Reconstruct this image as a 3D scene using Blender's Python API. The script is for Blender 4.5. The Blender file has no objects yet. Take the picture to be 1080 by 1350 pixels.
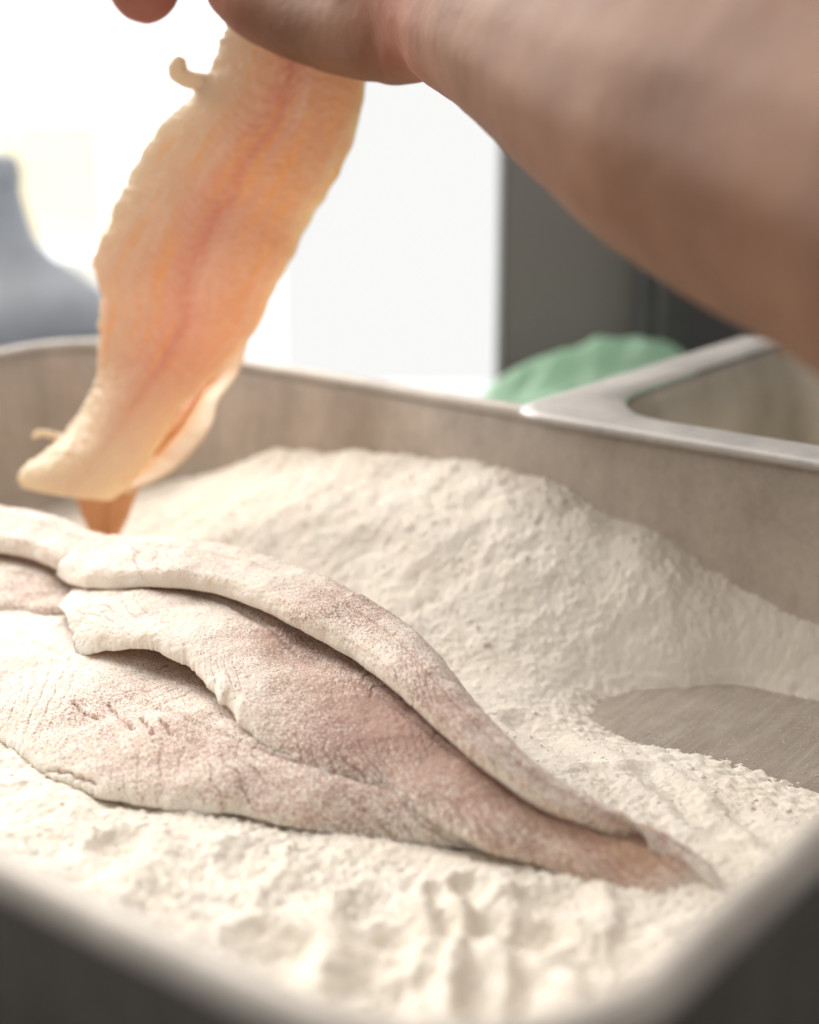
import bpy, math, random
import numpy as np

sc = bpy.context.scene
col = sc.collection
random.seed(4)

# ------------------------------------------------------------------ camera
cam_d = bpy.data.cameras.new('camera')
cam = bpy.data.objects.new('camera', cam_d)
col.objects.link(cam)
cam.location = (0, 0, 0.22)
cam.rotation_euler = (math.radians(90) - math.atan(625 / 2103), 0, 0)
cam_d.sensor_fit = 'VERTICAL'
cam_d.sensor_height = 36
cam_d.lens = 36 * 2103 / 1350
cam_d.clip_start = 0.01
cam_d.clip_end = 50
cam_d.dof.use_dof = True
cam_d.dof.focus_distance = 0.495
cam_d.dof.aperture_fstop = 5.4
sc.camera = cam

# ------------------------------------------------------------------ light
world = bpy.data.worlds.new('World')
sc.world = world
world.use_nodes = True
bg = world.node_tree.nodes['Background']
bg.inputs[0].default_value = (1.0, 0.965, 0.92, 1)
bg.inputs[1].default_value = 0.41


def area(name, loc, target, sx, sy, power, color):
    l = bpy.data.lights.new(name, 'AREA')
    l.shape = 'RECTANGLE'
    l.size, l.size_y, l.energy, l.color = sx, sy, power, color
    o = bpy.data.objects.new(name, l)
    col.objects.link(o)
    o.location = loc
    d = [t - p for t, p in zip(target, loc)]
    from mathutils import Vector
    o.rotation_euler = Vector(d).to_track_quat('-Z', 'Y').to_euler()
    return o


area('window_daylight', (-0.85, 1.5, 1.1), (-0.03, 0.5, 0.02), 1.5, 1.2, 43, (1.0, 0.955, 0.895))
area('overhead_fill', (0.30, 0.45, 1.7), (0, 0.5, 0), 1.6, 1.6, 8, (1.0, 0.96, 0.92))  # unseen overhead lamp, added as soft fill

sc.view_settings.view_transform = 'Standard'
sc.view_settings.look = 'None'
sc.view_settings.exposure = 0.22
sc.view_settings.gamma = 1.0
sc.cycles.use_denoising = True
sc.cycles.max_bounces = 8
sc.cycles.sample_clamp_indirect = 8
sc.cycles.caustics_reflective = False
sc.cycles.caustics_refractive = False

# ------------------------------------------------------------------ helpers
rng = np.random.RandomState(7)
_perm = rng.permutation(256)
_perm = np.concatenate([_perm, _perm, _perm])
_grad = rng.normal(size=(256, 3))
_grad /= np.linalg.norm(_grad, axis=1)[:, None]


def noise(P, scale=1.0, off=0.0):
    """gradient noise, about -1..1, for an (n,3) array"""
    P = np.asarray(P, float).reshape(-1, 3) * scale + off
    I = np.floor(P).astype(np.int64)
    F = P - I
    I &= 255
    U = F * F * F * (F * (F * 6 - 15) + 10)
    r = 0
    for dx in (0, 1):
        wx = U[:, 0] if dx else 1 - U[:, 0]
        for dy in (0, 1):
            wy = U[:, 1] if dy else 1 - U[:, 1]
            for dz in (0, 1):
                wz = U[:, 2] if dz else 1 - U[:, 2]
                h = _perm[_perm[_perm[I[:, 0] + dx] + I[:, 1] + dy] + I[:, 2] + dz]
                g = _grad[h]
                d = g[:, 0] * (F[:, 0] - dx) + g[:, 1] * (F[:, 1] - dy) + g[:, 2] * (F[:, 2] - dz)
                r = r + wx * wy * wz * d
    return r * 1.6


def sstep(a, b, x):
    t = np.clip((x - a) / (b - a), 0, 1)
    return t * t * (3 - 2 * t)


def mesh_np(name, V, quads, mat=None, parent=None, smooth=True, tris=None, attrs=None, extra=()):
    me = bpy.data.meshes.new(name)
    V = np.asarray(V, np.float32).reshape(-1, 3)
    lists = []
    counts = []
    for f in (quads, tris):
        if f is not None and len(f):
            f = np.asarray(f, np.int32)
            lists.append(f.ravel())
            counts.append(np.full(len(f), f.shape[1], np.int32))
    for ng in extra:
        lists.append(np.asarray(ng, np.int32))
        counts.append(np.array([len(ng)], np.int32))
    li = np.concatenate(lists)
    cn = np.concatenate(counts)
    st = np.concatenate([[0], np.cumsum(cn)[:-1]]).astype(np.int32)
    me.vertices.add(len(V))
    me.vertices.foreach_set('co', V.ravel())
    me.loops.add(len(li))
    me.loops.foreach_set('vertex_index', li)
    me.polygons.add(len(cn))
    me.polygons.foreach_set('loop_start', st)
    me.polygons.foreach_set('loop_total', cn)
    me.update(calc_edges=True)
    me.validate()
    if smooth:
        me.polygons.foreach_set('use_smooth', np.ones(len(me.polygons), bool))
    for k, v in (attrs or {}).items():
        a = me.attributes.new(k, 'FLOAT', 'POINT')
        a.data.foreach_set('value', np.asarray(v, np.float32).ravel())
    o = bpy.data.objects.new(name, me)
    col.objects.link(o)
    if mat:
        me.materials.append(mat)
    if parent:
        o.parent = parent
    return o


def grid_quads(n, m, wrap=False):
    i = np.arange(n - 1)[:, None]
    j = np.arange(m if wrap else m - 1)[None, :]
    j1 = (j + 1) % m
    a = i * m + j
    b = i * m + j1
    return np.stack([a, b, b + m, a + m], -1).reshape(-1, 4)


def normals(G):
    du = np.gradient(G, axis=0)
    dv = np.gradient(G, axis=1)
    n = np.cross(du, dv)
    l = np.linalg.norm(n, axis=2, keepdims=True)
    return n / np.maximum(l, 1e-12)


def empty(name, loc=(0, 0, 0), rz=0.0):
    o = bpy.data.objects.new(name, None)
    col.objects.link(o)
    o.location = loc
    o.rotation_euler = (0, 0, rz)
    o.empty_display_size = 0.02
    return o


def tag(o, label=None, cat=None, group=None, kind=None):
    for k, v in (('label', label), ('category', cat), ('group', group), ('kind', kind)):
        if v:
            o[k] = v
    return o


def spline(P, n):
    """Catmull-Rom through rows of P, n samples by chord length"""
    P = np.asarray(P, float)
    d = np.concatenate([[0], np.cumsum(np.linalg.norm(np.diff(P[:, :3], axis=0), axis=1))])
    t = np.linspace(0, d[-1], n)
    T = np.gradient(P, d, axis=0)
    k = np.clip(np.searchsorted(d, t, 'right') - 1, 0, len(P) - 2)
    h = (d[k + 1] - d[k])[:, None]
    s = ((t - d[k])[:, None]) / h
    return ((2 * s**3 - 3 * s**2 + 1) * P[k] + (s**3 - 2 * s**2 + s) * h * T[k]
            + (-2 * s**3 + 3 * s**2) * P[k + 1] + (s**3 - s**2) * h * T[k + 1])


# rounded rectangle sweep ---------------------------------------------------
def rring(hx, hy, r, seg=12, sub=10):
    pts = []
    for cx, cy, a0 in ((hx - r, hy - r, 0), (-hx + r, hy - r, 90), (-hx + r, -hy + r, 180), (hx - r, -hy + r, 270)):
        for k in range(seg + 1):
            a = math.radians(a0 + 90 * k / seg)
            pts.append((cx + r * math.cos(a), cy + r * math.sin(a)))
    out = []
    for i, p in enumerate(pts):          # subdivide the long sides
        q = pts[(i + 1) % len(pts)]
        out.append(p)
        L = math.hypot(q[0] - p[0], q[1] - p[1])
        if L > 0.04:
            for k in range(1, sub):
                out.append((p[0] + (q[0] - p[0]) * k / sub, p[1] + (q[1] - p[1]) * k / sub))
    return np.array(out)


def sweep(name, hx, hy, r, prof, mat, parent, cap0=False, cap1=False, wob=0.0, r_out=None):
    rings = []
    for o, z in prof:
        rr_ = r + o if r_out is None else r + (r_out - r) * min(max(o / 0.02, 0), 1)
        p = rring(hx + o, hy + o, max(rr_, 0.002))
        rings.append(np.column_stack([p, np.full(len(p), z)]))
    G = np.array(rings)
    n, m = G.shape[:2]
    if wob:
        P = G.reshape(-1, 3)
        G = (P + np.column_stack([noise(P * [1, 1, .2], 9, 3.1), noise(P * [1, 1, .2], 9, 9.7), noise(P * [1, 1, .2], 7, 5.5)]) * wob).reshape(n, m, 3)
    ex = []
    if cap0:
        ex.append(list(range(m))[::-1])
    if cap1:
        ex.append([(n - 1) * m + j for j in range(m)])
    return mesh_np(name, G, grid_quads(n, m, True), mat, parent, extra=ex)


# ------------------------------------------------------------------ materials
class NT:
    def __init__(self, name):
        self.m = bpy.data.materials.new(name)
        self.m.use_nodes = True
        self.t = self.m.node_tree
        self.b = self.t.nodes['Principled BSDF']
        self.out = self.t.nodes['Material Output']

    def n(self, typ, **kw):
        x = self.t.nodes.new('ShaderNode' + typ)
        for k, v in kw.items():
            setattr(x, k, v)
        return x

    def l(self, a, b):
        self.t.links.new(a, b)

    def coord(self, scale=(1, 1, 1), rot=(0, 0, 0)):
        c = self.n('TexCoord')
        mp = self.n('Mapping')
        mp.inputs['Scale'].default_value = scale
        mp.inputs['Rotation'].default_value = rot
        self.l(c.outputs['Object'], mp.inputs['Vector'])
        return mp.outputs[0]

    def noise(self, vec, scale, detail=4, rough=0.55, dist=0.0):
        x = self.n('TexNoise')
        x.inputs['Scale'].default_value = scale
        x.inputs['Detail'].default_value = detail
        x.inputs['Roughness'].default_value = rough
        x.inputs['Distortion'].default_value = dist
        self.l(vec, x.inputs['Vector'])
        return x.outputs[0]

    def ramp(self, fac, stops):
        r = self.n('ValToRGB')
        e = r.color_ramp.elements
        while len(e) < len(stops):
            e.new(0.5)
        for el, (p, c) in zip(e, stops):
            el.position = p
            el.color = c if len(c) == 4 else (*c, 1)
        self.l(fac, r.inputs[0])
        return r.outputs[0]

    def mix(self, fac, a, b, mode='MIX'):
        x = self.n('Mix', data_type='RGBA', blend_type=mode)
        for i, v in ((0, fac), (6, a), (7, b)):
            if hasattr(v, 'is_output'):
                self.l(v, x.inputs[i])
            elif i == 0:
                x.inputs[0].default_value = v
            else:
                x.inputs[i].default_value = (*v, 1) if len(v) == 3 else v
        return x.outputs[2]

    def math(self, op, a, b=None):
        x = self.n('Math', operation=op)
        for i, v in ((0, a), (1, b)):
            if v is None:
                continue
            if hasattr(v, 'is_output'):
                self.l(v, x.inputs[i])
            else:
                x.inputs[i].default_value = v
        return x.outputs[0]

    def attr(self, name):
        x = self.n('Attribute', attribute_name=name)
        return x.outputs['Fac']

    def bump(self, h, strength, distance, prev=None):
        x = self.n('Bump')
        x.inputs['Strength'].default_value = strength
        x.inputs['Distance'].default_value = distance
        self.l(h, x.inputs['Height'])
        if prev is not None:
            self.l(prev, x.inputs['Normal'])
        return x.outputs[0]

    def set(self, **kw):
        for k, v in kw.items():
            k = k.replace('_', ' ')
            s = self.b.inputs[k]
            if hasattr(v, 'is_output'):
                self.l(v, s)
            elif isinstance(v, tuple) and len(v) == 3 and s.type == 'RGBA':
                s.default_value = (*v, 1)
            else:
                s.default_value = v
        return self


def mat_flour():
    a = NT('flour')
    v = a.coord()
    big = a.noise(v, 45, 4)
    fine = a.noise(v, 1300, 3, 0.7)
    c = a.ramp(big, [(0.3, (0.84, 0.765, 0.66)), (0.7, (0.88, 0.825, 0.735))])
    a.set(Base_Color=c, Roughness=0.95)
    a.b.inputs['Specular IOR Level'].default_value = 0.1
    b = a.bump(fine, 0.8, 0.0006)
    a.l(b, a.b.inputs['Normal'])
    return a.m


def mat_coated():
    """raw fish flesh under an uneven dusting of flour"""
    a = NT('floured_fish')
    v = a.coord()
    coat = a.attr('coat')
    grain = a.noise(v, 1500, 2, 0.65)
    patch = a.noise(v, 120, 4, 0.65)
    s = a.math('ADD', a.math('MULTIPLY', grain, 2.2), a.math('MULTIPLY', patch, 0.6))
    s = a.math('ADD', a.math('SUBTRACT', s, 1.4), a.math('SUBTRACT', coat, 0.28))
    f = a.ramp(s, [(0.05, (0.06, 0.06, 0.06)), (0.50, (1, 1, 1))])
    tone = a.noise(v, 35, 3)
    flesh = a.ramp(tone, [(0.35, (0.37, 0.225, 0.19)), (0.65, (0.52, 0.35, 0.29))])
    warm = a.mix(a.attr('warm'), flesh, (0.55, 0.31, 0.16))
    c = a.mix(f, warm, (0.92, 0.83, 0.735))
    a.set(Base_Color=c, Roughness=0.8, Subsurface_Weight=0.5, Subsurface_Scale=0.005)
    a.b.inputs['Subsurface Radius'].default_value = (1.0, 0.62, 0.45)
    a.b.inputs['Specular IOR Level'].default_value = 0.2
    b = a.bump(grain, 0.5, 0.0004)
    a.l(b, a.b.inputs['Normal'])
    tr = a.n('BsdfTranslucent')
    a.l(a.mix(0.6, c, (1.0, 0.66, 0.40)), tr.inputs[0])
    mx = a.n('MixShader')
    mx.inputs[0].default_value = 0.10
    a.l(a.b.outputs[0], mx.inputs[1])
    a.l(tr.outputs[0], mx.inputs[2])
    a.l(mx.outputs[0], a.out.inputs[0])
    return a.m


def mat_wet():
    """raw translucent fillet, no flour"""
    a = NT('wet_fish')
    v = a.coord()
    sv = a.attr('sv')
    su = a.attr('su')
    n1 = a.noise(v, 60, 5, 0.6)
    n2 = a.noise(a.coord((1, 1, 1), (0, 0.45, 0)), 260, 3, 0.6)
    pos = a.math('ADD', sv, a.math('MULTIPLY', a.math('SUBTRACT', n1, 0.5), 0.16))
    stripe = a.ramp(pos, [(0.0, (0.84, 0.73, 0.56)), (0.28, (0.83, 0.62, 0.44)), (0.44, (0.85, 0.54, 0.385)), (0.56, (0.78, 0.39, 0.29)),
                          (0.64, (0.85, 0.54, 0.39)), (0.8, (0.85, 0.54, 0.33)), (0.93, (0.83, 0.57, 0.35)), (1.0, (0.90, 0.78, 0.56))])
    cb = a.n('CombineXYZ')
    a.l(a.math('MULTIPLY', sv, 17.0), cb.inputs[0])
    a.l(a.math('MULTIPLY', su, 4.5), cb.inputs[1])
    strk = a.noise(cb.outputs[0], 1.0, 4, 0.55, 0.6)
    stripe = a.mix(a.ramp(strk, [(0.54, (0, 0, 0)), (0.66, (0.75, 0.75, 0.75))]), stripe, (0.92, 0.52, 0.18))
    stripe = a.mix(a.ramp(strk, [(0.30, (0.55, 0.55, 0.55)), (0.44, (0, 0, 0))]), stripe, (0.91, 0.75, 0.60))
    pk = a.ramp(su, [(0.35, (0, 0, 0)), (0.55, (0.25, 0.25, 0.25)), (0.74, (0.25, 0.25, 0.25)), (0.82, (0, 0, 0))])
    stripe = a.mix(pk, stripe, (0.86, 0.50, 0.36))
    pale = a.mix(a.ramp(su, [(0.72, (0, 0, 0)), (0.90, (0.9, 0.9, 0.9))]), stripe, (0.92, 0.79, 0.60))
    fib = a.mix(a.ramp(n2, [(0.45, (0, 0, 0)), (0.75, (0.4, 0.4, 0.4))]), pale, (0.93, 0.78, 0.62))
    a.set(Base_Color=fib, Roughness=0.24, Subsurface_Weight=0.4, Subsurface_Scale=0.006)
    a.b.inputs['Subsurface Radius'].default_value = (1.0, 0.5, 0.25)
    tr = a.n('BsdfTranslucent')
    a.l(a.mix(0.12, fib, (1.0, 0.86, 0.74)), tr.inputs[0])
    mx = a.n('MixShader')
    mx.inputs[0].default_value = 0.42
    a.l(a.b.outputs[0], mx.inputs[1])
    a.l(tr.outputs[0], mx.inputs[2])
    a.l(mx.outputs[0], a.out.inputs[0])
    b = a.bump(a.math('ADD', n1, a.math('MULTIPLY', n2, 0.6)), 0.7, 0.002)
    a.l(b, a.b.inputs['Normal'])
    return a.m


def mat_metal(name, base, rough, dust, metallic=0.75, dusty=(0.72, 0.67, 0.60), floor_dust=False):
    a = NT(name)
    v = a.coord()
    n = a.noise(v, 25, 6, 0.65)
    st = a.noise(a.coord((60, 60, 9)), 1.0, 4, 0.6)
    spk = a.noise(v, 320, 3, 0.7)
    d = a.math('MULTIPLY', a.math('ADD', a.math('MULTIPLY', n, 0.6), a.math('MULTIPLY', st, 0.5)), 1.0)
    f = a.ramp(a.math('ADD', d, a.math('MULTIPLY', a.math('SUBTRACT', spk, 0.5), 0.35)),
               [(0.40, (0, 0, 0)), (0.74, (dust, dust, dust))])
    c = a.mix(n, tuple(x * 0.8 for x in base), tuple(min(1, x * 1.15) for x in base))
    if floor_dust:
        g = a.n('NewGeometry')
        sp = a.n('SeparateXYZ')
        a.l(g.outputs['Normal'], sp.inputs[0])
        flat = a.ramp(sp.outputs[2], [(0.93, (0, 0, 0)), (0.99, (1, 1, 1))])
        f = a.math('MULTIPLY', f, a.math('SUBTRACT', 1.0, a.math('MULTIPLY', flat, 0.75)))
        c = a.mix(a.math('MULTIPLY', flat, 0.8), c, (0.40, 0.345, 0.29))
    c = a.mix(f, c, dusty)
    if floor_dust:
        gr = a.math('ADD', a.math('MULTIPLY', a.noise(v, 1100, 2, 0.7), 0.6), a.math('MULTIPLY', a.noise(a.coord((1, 1, 1), (0, 0, 0.5)), 60, 4, 0.7), 0.5))
        dm = a.math('MULTIPLY', flat, a.ramp(gr, [(0.58, (0.0, 0.0, 0.0)), (0.72, (0.5, 0.5, 0.5))]))
        scr = a.noise(a.coord((30, 400, 30), (0, 0, 0.25)), 1.0, 4, 0.7)
        c = a.mix(a.math('MULTIPLY', flat, a.ramp(scr, [(0.45, (0, 0, 0)), (0.7, (0.5, 0.5, 0.5))])), c, (0.70, 0.66, 0.61))
        c = a.mix(dm, c, (0.82, 0.76, 0.68))
        rough = a.math('SUBTRACT', rough, a.math('MULTIPLY', flat, 0.16))
    a.set(Base_Color=c, Roughness=rough)
    mt = a.math('MULTIPLY', a.math('SUBTRACT', 1.0, f), metallic)
    a.l(mt, a.b.inputs['Metallic'])
    b = a.bump(a.noise(v, 180, 4), 0.12, 0.001)
    a.l(b, a.b.inputs['Normal'])
    return a.m


def mat_skin():
    a = NT('skin')
    v = a.coord()
    n = a.noise(v, 30, 4)
    n2 = a.noise(v, 300, 4, 0.6)
    c = a.ramp(n, [(0.3, (0.175, 0.083, 0.046)), (0.7, (0.245, 0.122, 0.070))])
    c = a.mix(a.attr('warm'), c, (0.55, 0.20, 0.15))
    a.set(Base_Color=c, Roughness=0.65, Subsurface_Weight=0.25, Subsurface_Scale=0.005)
    a.b.inputs['Specular IOR Level'].default_value = 0.2
    a.b.inputs['Subsurface Radius'].default_value = (1.0, 0.35, 0.18)
    a.l(a.bump(n2, 0.3, 0.0008), a.b.inputs['Normal'])
    return a.m


def mat_plain(name, color, rough=0.5, metallic=0.0, trans=0.0, var=0.12, scale=30):
    a = NT(name)
    v = a.coord()
    n = a.noise(v, scale, 4)
    c = a.ramp(n, [(0.3, tuple(x * (1 - var) for x in color)), (0.7, tuple(min(1, x * (1 + var)) for x in color))])
    a.set(Base_Color=c, Roughness=rough, Metallic=metallic)
    if trans:
        tr = a.n('BsdfTranslucent')
        a.l(c, tr.inputs[0])
        mx = a.n('MixShader')
        mx.inputs[0].default_value = trans
        a.l(a.b.outputs[0], mx.inputs[1])
        a.l(tr.outputs[0], mx.inputs[2])
        a.l(mx.outputs[0], a.out.inputs[0])
    return a.m


def mat_emit(name, color, strength):
    a = NT(name)
    e = a.n('Emission')
    e.inputs[0].default_value = (*color, 1)
    e.inputs[1].default_value = strength
    a.l(e.outputs[0], a.out.inputs[0])
    return a.m


def mat_pane():
    a = NT('window_glass')
    t = a.n('BsdfTransparent')
    g = a.n('BsdfGlossy')
    g.inputs['Roughness'].default_value = 0.05
    mx = a.n('MixShader')
    mx.inputs[0].default_value = 0.05
    a.l(t.outputs[0], mx.inputs[1])
    a.l(g.outputs[0], mx.inputs[2])
    a.l(mx.outputs[0], a.out.inputs[0])
    return a.m


M_FLOUR = mat_flour()
M_COAT = mat_coated()
M_WET = mat_wet()
M_TRAY = mat_metal('tray_metal', (0.46, 0.405, 0.35), 0.42, 0.8, 0.4, floor_dust=True, dusty=(0.70, 0.62, 0.54))
M_SHELL = mat_metal('shaded_metal', (0.075, 0.062, 0.047), 0.6, 0.08, 0.2)  # outer sides coloured dark to stand for the shade on them
M_RIM = mat_metal('rim_metal', (0.42, 0.38, 0.34), 0.6, 0.4, 0.4)
M_STEEL = mat_metal('steel', (0.50, 0.52, 0.55), 0.34, 0.10, 0.9)
M_PAN2 = mat_metal('pan_metal', (0.42, 0.38, 0.32), 0.42, 0.3)
M_FLANGE = mat_metal('flange_metal', (0.46, 0.44, 0.425), 0.5, 0.5, 0.4)
M_SKIN = mat_skin()
M_WHITE = mat_plain('white_plastic', (0.86, 0.86, 0.86), 0.45, 0, 0.5, 0.03)
M_WALL = mat_plain('dark_wall_paint', (0.30, 0.275, 0.255), 0.7, 0, 0, 0.08, 3)
M_DARK = mat_plain('dark_enamel', (0.10, 0.096, 0.098), 0.5)
M_GREEN = mat_plain('green_plastic', (0.72, 0.93, 0.77), 0.4, 0, 0.55, 0.08, 20)
M_JUG = mat_plain('blue_grey_plastic', (0.54, 0.565, 0.60), 0.6, 0, 0.55)
M_YELLOW = mat_plain('yellow_plastic', (0.985, 0.915, 0.76), 0.6, 0, 0.85, 0.03)
M_CARTON = mat_plain('white_card', (0.86, 0.80, 0.80), 0.7, 0, 0.4, 0.03)
M_FRAME = mat_plain('frame_paint', (0.8, 0.8, 0.8), 0.5, 0, 0, 0.04)
M_NAIL = mat_plain('nail', (0.72, 0.45, 0.38), 0.3)


def box(name, x0, x1, y0, y1, z0, z1, mat, parent=None, bev=0.004):
    import bmesh
    bm = bmesh.new()
    bmesh.ops.create_cube(bm, size=1)
    for v in bm.verts:
        v.co.x = x0 + (v.co.x + .5) * (x1 - x0)
        v.co.y = y0 + (v.co.y + .5) * (y1 - y0)
        v.co.z = z0 + (v.co.z + .5) * (z1 - z0)
    bmesh.ops.bevel(bm, geom=bm.edges[:], offset=bev, segments=3, profile=0.5, affect='EDGES')
    me = bpy.data.meshes.new(name)
    bm.to_mesh(me)
    bm.free()
    me.polygons.foreach_set('use_smooth', np.ones(len(me.polygons), bool))
    me.materials.append(mat)
    o = bpy.data.objects.new(name, me)
    col.objects.link(o)
    if parent:
        o.parent = parent
    return o


# ------------------------------------------------------------------ setting
# sky beyond the window, wall, counter
sky = mesh_np('sky', [(-5, 4.0, -1.5), (4, 4.0, -1.5), (4, 4.0, 4), (-5, 4.0, 4)], [[0, 1, 2, 3]],
              mat_emit('overcast_sky', (0.97, 0.985, 1.0), 2.0), smooth=False)
tag(sky, kind='structure')
tag(box('wall', 0.0590, 1.6, 1.015, 1.11, -0.9, 1.6, M_WALL), 'dark grey painted wall beside the bright panel', 'wall', kind='structure')
tag(box('counter', -1.3, 1.3, 0.02, 1.69, -0.043, -0.003, M_STEEL), kind='structure')

fw_ = empty('glow_panel', (0, 1.02, 0))
tag(fw_, 'plain white panel with an added glow beside the dark wall', 'window')
box('pane', -0.0800, 0.0552, -0.004, 0.004, 0.006, 0.9, mat_emit('panel_glow', (1.0, 0.995, 0.985), 0.82), fw_, 0.001)  # white panel given added emission to keep it bright against the backlight
box('frame', 0.0554, 0.0582, -0.006, 0.006, 0.0, 0.91, M_FRAME, fw_, 0.001)
win = empty('window', (-0.68, 1.74, 0.0))
tag(win, 'bright window with white frame behind the trays', 'window')
box('frame', -0.60, 0.595, -0.03, 0.03, -0.05, -0.012, M_FRAME, win)
box('frame', -0.60, 0.595, -0.03, 0.03, 1.25, 1.30, M_FRAME, win)
box('frame', 0.555, 0.595, -0.028, 0.028, -0.012, 1.25, M_FRAME, win)
box('frame', -0.60, -0.555, -0.028, 0.028, -0.012, 1.25, M_FRAME, win)
box('pane', -0.555, 0.555, -0.003, 0.003, -0.012, 1.25, mat_pane(), win, 0.001)

# ------------------------------------------------------------------ roasting tray
TW, TL = 0.363, 0.5035
ROT = math.radians(52.1)
TC = np.array([-0.0720, 0.4824])
RM = np.array([[math.cos(ROT), -math.sin(ROT)], [math.sin(ROT), math.cos(ROT)]])


def l2w(P):
    P = np.asarray(P, float)
    Q = P.copy()
    Q[..., :2] = P[..., :2] @ RM.T + TC
    return Q


def w2l(P):
    P = np.asarray(P, float)
    Q = P.copy()
    Q[..., :2] = (P[..., :2] - TC) @ RM
    return Q


tray = empty('roasting_tray', (TC[0], TC[1], 0), ROT)
tag(tray, 'deep dull metal roasting tray with rolled rim, holding flour and fish', 'tray')
hx, hy = TW / 2 - 0.006, TL / 2 - 0.006
prof = [(-0.030, 0.0), (-0.020, 0.0)]
for k in range(1, 7):
    t = math.radians(90 * k / 6)
    prof.append((-0.020 + 0.013 * math.sin(t), 0.013 * (1 - math.cos(t))))
prof += [(-0.006, 0.025), (-0.004, 0.045), (-0.002, 0.062), (0.0, 0.0725), (0.0014, 0.0765)]
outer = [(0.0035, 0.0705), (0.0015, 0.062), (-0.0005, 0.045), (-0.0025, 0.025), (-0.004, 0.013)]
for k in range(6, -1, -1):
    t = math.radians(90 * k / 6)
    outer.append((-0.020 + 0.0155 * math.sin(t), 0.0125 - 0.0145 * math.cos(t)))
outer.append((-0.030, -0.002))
sweep('pan', hx, hy, 0.036, prof + [(0.0024, 0.0765), (0.0012, 0.0715)] + [(o + 0.0012, z_ + 0.0006) for o, z_ in prof[::-1][:-1] if z_ < 0.07 and z_ > 0.02], M_TRAY, tray, cap0=True, wob=0.0006)
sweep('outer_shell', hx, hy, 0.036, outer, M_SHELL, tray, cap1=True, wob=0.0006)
rp = []
for k in range(25):
    t = math.radians(205 - 335 * k / 24)
    rp.append((0.0042 + 0.0042 * math.cos(t), 0.0765 + 0.0040 * math.sin(t)))
sweep('rim', hx, hy, 0.036, rp, M_RIM, tray, wob=0.0008)

# ------------------------------------------------------------------ flour
CP = np.array([  # local x, local y, height
    (.170, .238, .004), (.172, .200, .014), (.171, .140, .034), (.170, .118, .043), (.171, .083, .048), (.172, .051, .052),
    (.171, .018, .0535), (.171, -.015, .054), (.171, -.040, .0515), (.170, -.056, .043), (.170, -.077, .042), (.170, -.097, .034),
    (.170, -.119, .027), (.169, -.143, .0225), (.168, -.19, .010), (.165, -.24, .004),
    (.140, .22, .006), (.135, .15, .020), (.135, .10, .031), (.137, .05, .039), (.138, .00, .041), (.138, -.04, .036), (.138, -.075, .023), (.138, -.105, .009),
    (.10, .20, .006), (.10, .14, .012), (.10, .09, .018), (.105, .04, .024), (.105, 0, .024), (.105, -.04, .019), (.105, -.075, .009),
    (.07, .15, .009), (.07, .08, .012), (.07, .02, .014), (.07, -.03, .012), (.07, -.08, .0075), (.07, -.13, .0045), (.065, -.17, .004), (.06, -.215, .005),
    (.135, -.14, -.006), (.12, -.125, -.006), (.105, -.115, -.004), (.118, -.16, -.007), (.14, -.175, -.005), (.105, -.15, -.004), (.105, -.185, -.005), (.13, -.21, -.004), (.10, -.22, -.002),
    (.03, .2, .008), (.03, .1, .012), (.03, .0, .013), (.03, -.08, .012), (.03, -.15, .010), (.02, -.21, .012), (.02, -.24, .012),
    (-.03, .2, .012), (-.03, .08, .013), (-.03, -.03, .013), (-.03, -.12, .012), (-.03, -.19, .015), (-.03, -.24, .017),
    (-.08, .2, .014), (-.08, .1, .014), (-.08, 0, .014), (-.08, -.08, .015), (-.08, -.15, .017), (-.08, -.22, .019),
    (-.13, .2, .018), (-.13, .1, .018), (-.13, 0, .019), (-.13, -.1, .021), (-.13, -.18, .022), (-.13, -.24, .022),
    (-.17, .2, .02), (-.17, 0, .022), (-.17, -.12, .024), (-.17, -.24, .024)])
CP[CP[:, 2] < 0, :2] += (.010, .015)
CP[CP[:, 2] < 0, 2] -= .002


def rbf(C, X):
    def phi(r2):
        return np.where(r2 > 1e-14, r2 * np.log(np.maximum(r2, 1e-14)), 0)
    n = len(C)
    A = phi(((C[:, None, :2] - C[None, :, :2])**2).sum(-1)) + np.eye(n) * 2e-4
    Pm = np.column_stack([np.ones(n), C[:, :2]])
    K = np.block([[A, Pm], [Pm.T, np.zeros((3, 3))]])
    w = np.linalg.solve(K, np.concatenate([C[:, 2], [0, 0, 0]]))
    out = np.empty(len(X))
    for i in range(0, len(X), 50000):
        x = X[i:i + 50000]
        out[i:i + 50000] = phi(((x[:, None, :2] - C[None, :, :2])**2).sum(-1)) @ w[:n] + w[n] + x[:, :2] @ w[n + 1:]
    return out


def groove(XY, a, b, w, d):
    a = np.array(a)
    b = np.array(b)
    ab = b - a
    t = np.clip(((XY - a) @ ab) / (ab @ ab), 0, 1)
    r = np.linalg.norm(XY - (a + t[:, None] * ab), axis=1) / w
    return -d * np.exp(-r**2) + 0.5 * d * np.exp(-(r - 1.7)**2 / 0.35)


STEP = 0.00072
gx = np.arange(-hx + 0.004, hx - 0.0025, STEP)
gy = np.arange(-hy + 0.004, hy - 0.0025, STEP)
X, Y = np.meshgrid(gx, gy, indexing='ij')
XY = np.column_stack([X.ravel(), Y.ravel()])
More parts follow.
